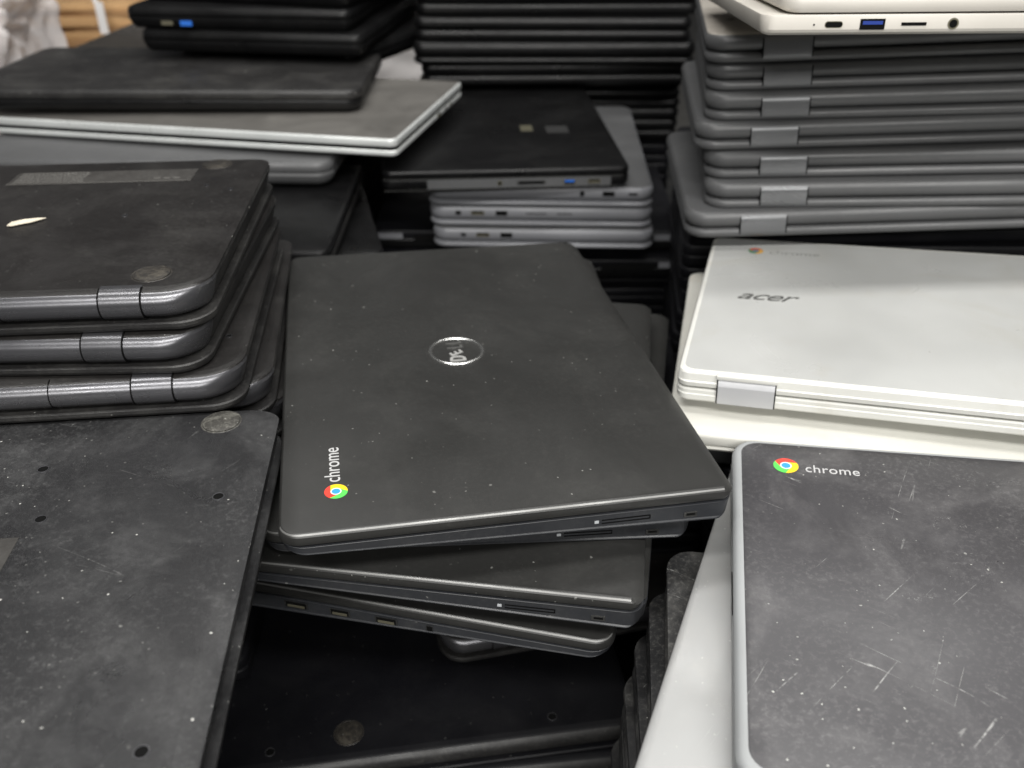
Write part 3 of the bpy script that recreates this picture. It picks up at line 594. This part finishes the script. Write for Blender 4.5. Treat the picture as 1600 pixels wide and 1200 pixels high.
# ================================================================== RIGHT: white laptops
r1 = lap('white laptop with dark lettering, faded colour logo and a silver hinge', frame(.2622, .4825, -.2450, -16.4, .050, -.008, .0195))
W1, D1 = .297, .207
def b1(bm): slab(bm, W1, D1, .007, [(0, .005, .005, .005), (.0010, .001, .002, .001), (.0022, 0, .0004, 0), (.0052, .0, 0, 0), (.0057, .0006, .0002, .0002), (.0078, .0006, .0002, 0), (.0086, .0012, .0008, .0008)])
put('base', mesh('white_base', b1, ['white']), r1)
def l1m(bm): slab(bm, W1, D1, .007, [(.0098, .0016, .001, .001), (.0104, .0004, .0002, 0), (.0130, 0, 0, 0), (.0136, .0008, .0002, 0), (.0178, .0014, .0006, .0006), (.0188, .0022, .0012, .0014), (.0193, .0035, .0024, .003)])
put('lid', mesh('white_lid_shell', l1m, ['white']), r1)
def p1(bm): slab(bm, W1 - .0075, D1 - .0095, .006, [(.0190, 0, 0, 0), (.0195, 0, 0, 0)], cy=-.0007)
put('lid_panel', mesh('white_lid_panel', p1, ['white_lid']), r1)
def hinge(bm):
    y = -D1 / 2
    p = [(y - .0004, .0012), (y - .0010, .0030), (y - .0012, .0125), (y - .0004, .0148), (y + .0005, .0160), (y + .009, .0165), (y + .009, .0012)]
    prism(bm, p, -.0150, .0150, 0)
    for e_ in (-.0154, .0154): prism(bm, [(a + .0003, b) for a, b in p], e_ - .0003, e_ + .0003, 1)
def hcov(bm): box(bm, -.0160, .0160, -D1 / 2 - .0014, -D1 / 2 + .010, .0168, .0190, bev=.0005)
for hx in (-.1105, .1105):
    h = put('hinge', mesh('silver_hinge', hinge, ['silver_hinge', 'hole'], ang=20), r1, loc=(hx, 0, 0)); put('hinge_cover', mesh('hinge_cover', hcov, ['white']), h)
LF = ['red2', 'yel2', 'grn2', 'cbl2', 'cbl2']
put('colour_logo', logo_mesh('faded_logo', .0052, LF), r1, loc=(-.1165, .0785, .01955))
put('logo_lettering', text_mesh('faded_lettering', 'chrome', .0098, 'ink_g', xs=1.12), r1, loc=(-.1075, .0748, .0196))
put('brand_lettering', text_mesh('brand_lettering', 'acer', .0170, 'emblem_dk', ext=.0003, shear=.45, xs=1.30, spacing=.90, bold=-.0001), r1, loc=(-.1245, -.0035, .0197))
r2 = simple('ivory laptop under the white one, sticking out at its left and front', frame(.2527, .4741, -.2712, -13.05, .040, .018, .0130), None, W=.297, D=.209, t=.0130, split=.4, body='ivory', lidm='ivory', r=.009, round_=.002)
r5 = flipped('dark grey laptop under the ivory one, a bright hinge corner showing', frame(.2660, .4890, -.2850, -13, .04, .015, .019), None, t=.019, kind='grey', body='grey', bottom='grey', barrel='grey', rc=.01, hinges=((-.128, .024),))
for i in range(13):
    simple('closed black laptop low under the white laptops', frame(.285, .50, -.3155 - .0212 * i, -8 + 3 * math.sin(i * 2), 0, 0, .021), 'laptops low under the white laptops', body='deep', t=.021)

# ================================================================== NEAR RIGHT
r3 = lap('scratched slate laptop with pale grey rim and colour logo in the near right corner', frame(.2385, .2660, -.2702, -11.5, .050, .005, .019))
W3, D3 = .287, .208
def b3(bm): slab(bm, W3, D3, .012, [(0, .006, .006, .006), (.0010, .002, .003, .002), (.0022, .0004, .0008, .0004), (.0035, 0, 0, 0), (.0092, 0, 0, 0), (.0098, .0008, .0008, .0008)])
put('base', mesh('rim_base', b3, ['rim_grey']), r3)
def l3(bm): slab(bm, W3, D3, .012, [(.0106, .0008, .0008, .0008), (.0112, .0001, .0001, .0001), (.0120, 0, 0, 0), (.0160, .0, .0, .0), (.0176, .0005, .0009, .0004), (.0185, .0018, .0022, .0012), (.0188, .0034, .0038, .0024)])
put('lid', mesh('rim_lid', l3, ['rim_grey']), r3)
def p3(bm): slab(bm, W3 - .0090, D3 - .0076, .0095, [(.0184, 0, 0, 0), (.01895, 0, 0, 0), (.0191, .0003, .0003, .0003)], cy=.0006)
put('lid_panel', mesh('slate_panel', p3, ['panel']), r3)
put('colour_logo', logo_mesh('colour_logo_b', .0062, LM), r3, loc=(-.1170, .0818, .01915))
put('logo_lettering', text_mesh('logo_lettering_b', 'chrome', .0088, 'ink_w', xs=.93, spacing=1.05), r3, loc=(-.1078, .0778, .0192))
def hb(bm): box(bm, -.0015, .0012, -.014, .014, -.0011, .0011)
def slot3(bm): box(bm, -.0003, 0, -.013, .013, -.0006, .0006)
put('edge_slot', mesh('edge_slot', slot3, ['hole']), r3, loc=(-W3 / 2, -.005, .0105))
def notch(bm): box(bm, -.02, .02, -.004, .0, 0, .0004)
put('hinge', mesh('lid_notch', notch, ['hole']), r3, loc=(-.062, -D3 / 2 + .0042, .0188))
r4 = simple('silver laptop under the slate one, its bright left edge running towards the viewer', frame(.2312, .2440, -.2918, -22, .045, .003, .0165), None, W=.32, D=.222, t=.0165, body='silver', r=.005, round_=.0010)
el = ['upper scuffed black laptop just under the silver laptop, its edge facing the dark gap', 'second scuffed black laptop under the silver one, stepping out to the left', 'third scuffed black laptop under the silver one', 'fourth scuffed black laptop under the silver one', 'fifth scuffed black laptop under the silver one', 'sixth scuffed black laptop under the silver one']
for i, (px, py, yw, rr) in enumerate(((.2140, .2300, -8, .012), (.2080, .2240, -6.5, .012), (.2060, .2225, -4, .012), (.2030, .2180, -3, .012), (.2010, .2150, -4, .012), (.2, .215, -2, .012))):
    flipped(el[i], frame(px, py, -.3135 - .0224 * i, yw, .02 if i == 0 else 0, 0, .0218), 'scuffed black laptops under the silver laptop', body='blk_scuff', bottom='blk_scuff', barrel='blk_scuff', t=.0218, rc=.014, rf=.014)
for i in range(7):
    simple('closed black laptop at the bottom of the near right stack', frame(.21, .22, -.4480 - .0220 * i, -3, 0, 0, .0218), 'laptops at the bottom of the near right stack', body='deep', t=.0218)

# ================================================================== BACKGROUND: shelf of boards, wrapped sheet
sh = thing('wire_shelf', 'white wire shelf holding brown boards behind the back left pile', 'shelf', Matrix.Translation((-.66, 1.5, 0)))
def wires(bm):
    for zz in (-.199, -.305): 
        for k in range(9):
            y = -.02 + k * .03; box(bm, -.35, .35, y, y + .004, ZO + zz, ZO + zz + .004)
        for k in range(12): box(bm, -.34 + k * .06, -.336 + k * .06, -.02, .225, ZO + zz + .0042, ZO + zz + .0082)
put('wire_deck', mesh('wire_deck', wires, ['wire'], smooth=False), sh)
def post(bm):
    prism(bm, [(.006 * math.cos(i * math.pi / 4), .006 * math.sin(i * math.pi / 4)) for i in range(8)], 0, 1.20)
for px_, py_ in ((-.34, -.03), (.34, -.03), (-.34, .23), (.34, .23)):
    put('post', mesh('post', post, ['wire']), sh, loc=(px_, py_, 0), rot=(0, -math.pi / 2, 0))
bend = [(.03, -.045, ZO - .19), (.032, -.047, ZO - .215), (.040, -.047, ZO - .26)]
def hook(bm):
    for (a, b) in zip(bend, bend[1:]):
        box(bm, min(a[0], b[0]) - .002, max(a[0], b[0]) + .002, a[1] - .002, a[1] + .002, b[2], a[2])
put('hanging_wire', mesh('hanging_wire', hook, ['wire'], smooth=False), sh)
rnd = random.Random(11)
zz = -.2965
for k in range(7):
    th = rnd.uniform(.007, .014)
    bm = bmesh.new(); box(bm, -.17 - rnd.uniform(0, .02), .17, -.11, .11, 0, th, bev=.001)
    thing('cardboard_sheet', '%s brown board in the stack on the white wire shelf' % ['lowest', 'second lowest', 'third', 'fourth', 'fifth', 'sixth', 'uppermost'][k], 'cardboard', Matrix.Translation((-.63 + rnd.uniform(-.01, .01), 1.60, ZO + zz)) @ Matrix.Rotation(math.radians(rnd.uniform(-2, 12)), 4, 'Z'), 'brown boards on the wire shelf', finish(bm, 'cardboard_sheet', 'kraft' if k % 2 == 0 else 'kraft_dk'))
    zz += th + .0003
def crumple(name, label, cat, loc, sx, sy, sz, mat, amp, seed, sub=5, fr=9):
    from mathutils import noise as nz
    bm = bmesh.new(); bmesh.ops.create_icosphere(bm, subdivisions=sub + 1, radius=1)
    for v in bm.verts:
        p = v.co.copy(); q = Vector((math.copysign(abs(p.x) ** .6, p.x), math.copysign(abs(p.y) ** .6, p.y), math.copysign(abs(p.z) ** .6, p.z)))
        d = abs(nz.noise(p * 2.2 + Vector((seed, 0, 0)))) * 1.3 + abs(nz.noise(p * 5 + Vector((0, seed, 0)))) * .7 + abs(nz.noise(p * fr + Vector((0, seed, 0)))) * .35
        q = q * (1 - amp * d); v.co = Vector((q.x * sx, q.y * sy, q.z * sz))
    return thing(name, label, cat, Matrix.Translation((loc[0], loc[1], ZO + loc[2])), me=finish(bm, name, mat, ang=75))
crumple('plastic_wrap', 'crumpled clear plastic wrap bulging at the far left', 'plastic wrap', (-.80, 1.22, -.26), .20, .16, .16, 'film', .26, 2.0)
crumple('plastic_bag', 'white plastic bag showing between the two black piles at the back', 'plastic bag', (-.17, 1.55, -.36), .16, .12, .19, 'bag', .12, 5.0)
for nm_, (x_, y_, sx_, sy_, top) in {'left': (-.72, 1.3, .30, .22, -.43), 'mid': (-.17, 1.55, .2, .16, -.545)}.items():
    bm = bmesh.new(); box(bm, -sx_, sx_, -sy_, sy_, ZO + TT + .0005, ZO + top + .01, bev=.003)
    thing('cardboard_box', {'left': 'cardboard box under the crumpled plastic wrap', 'mid': 'low cardboard box under the white plastic bag between the piles', 'right': 'low cardboard box under the small white plastic bag'}[nm_], 'box', Matrix.Translation((x_, y_, 0)), me=finish(bm, 'cardboard_box', 'kraft_dk'))
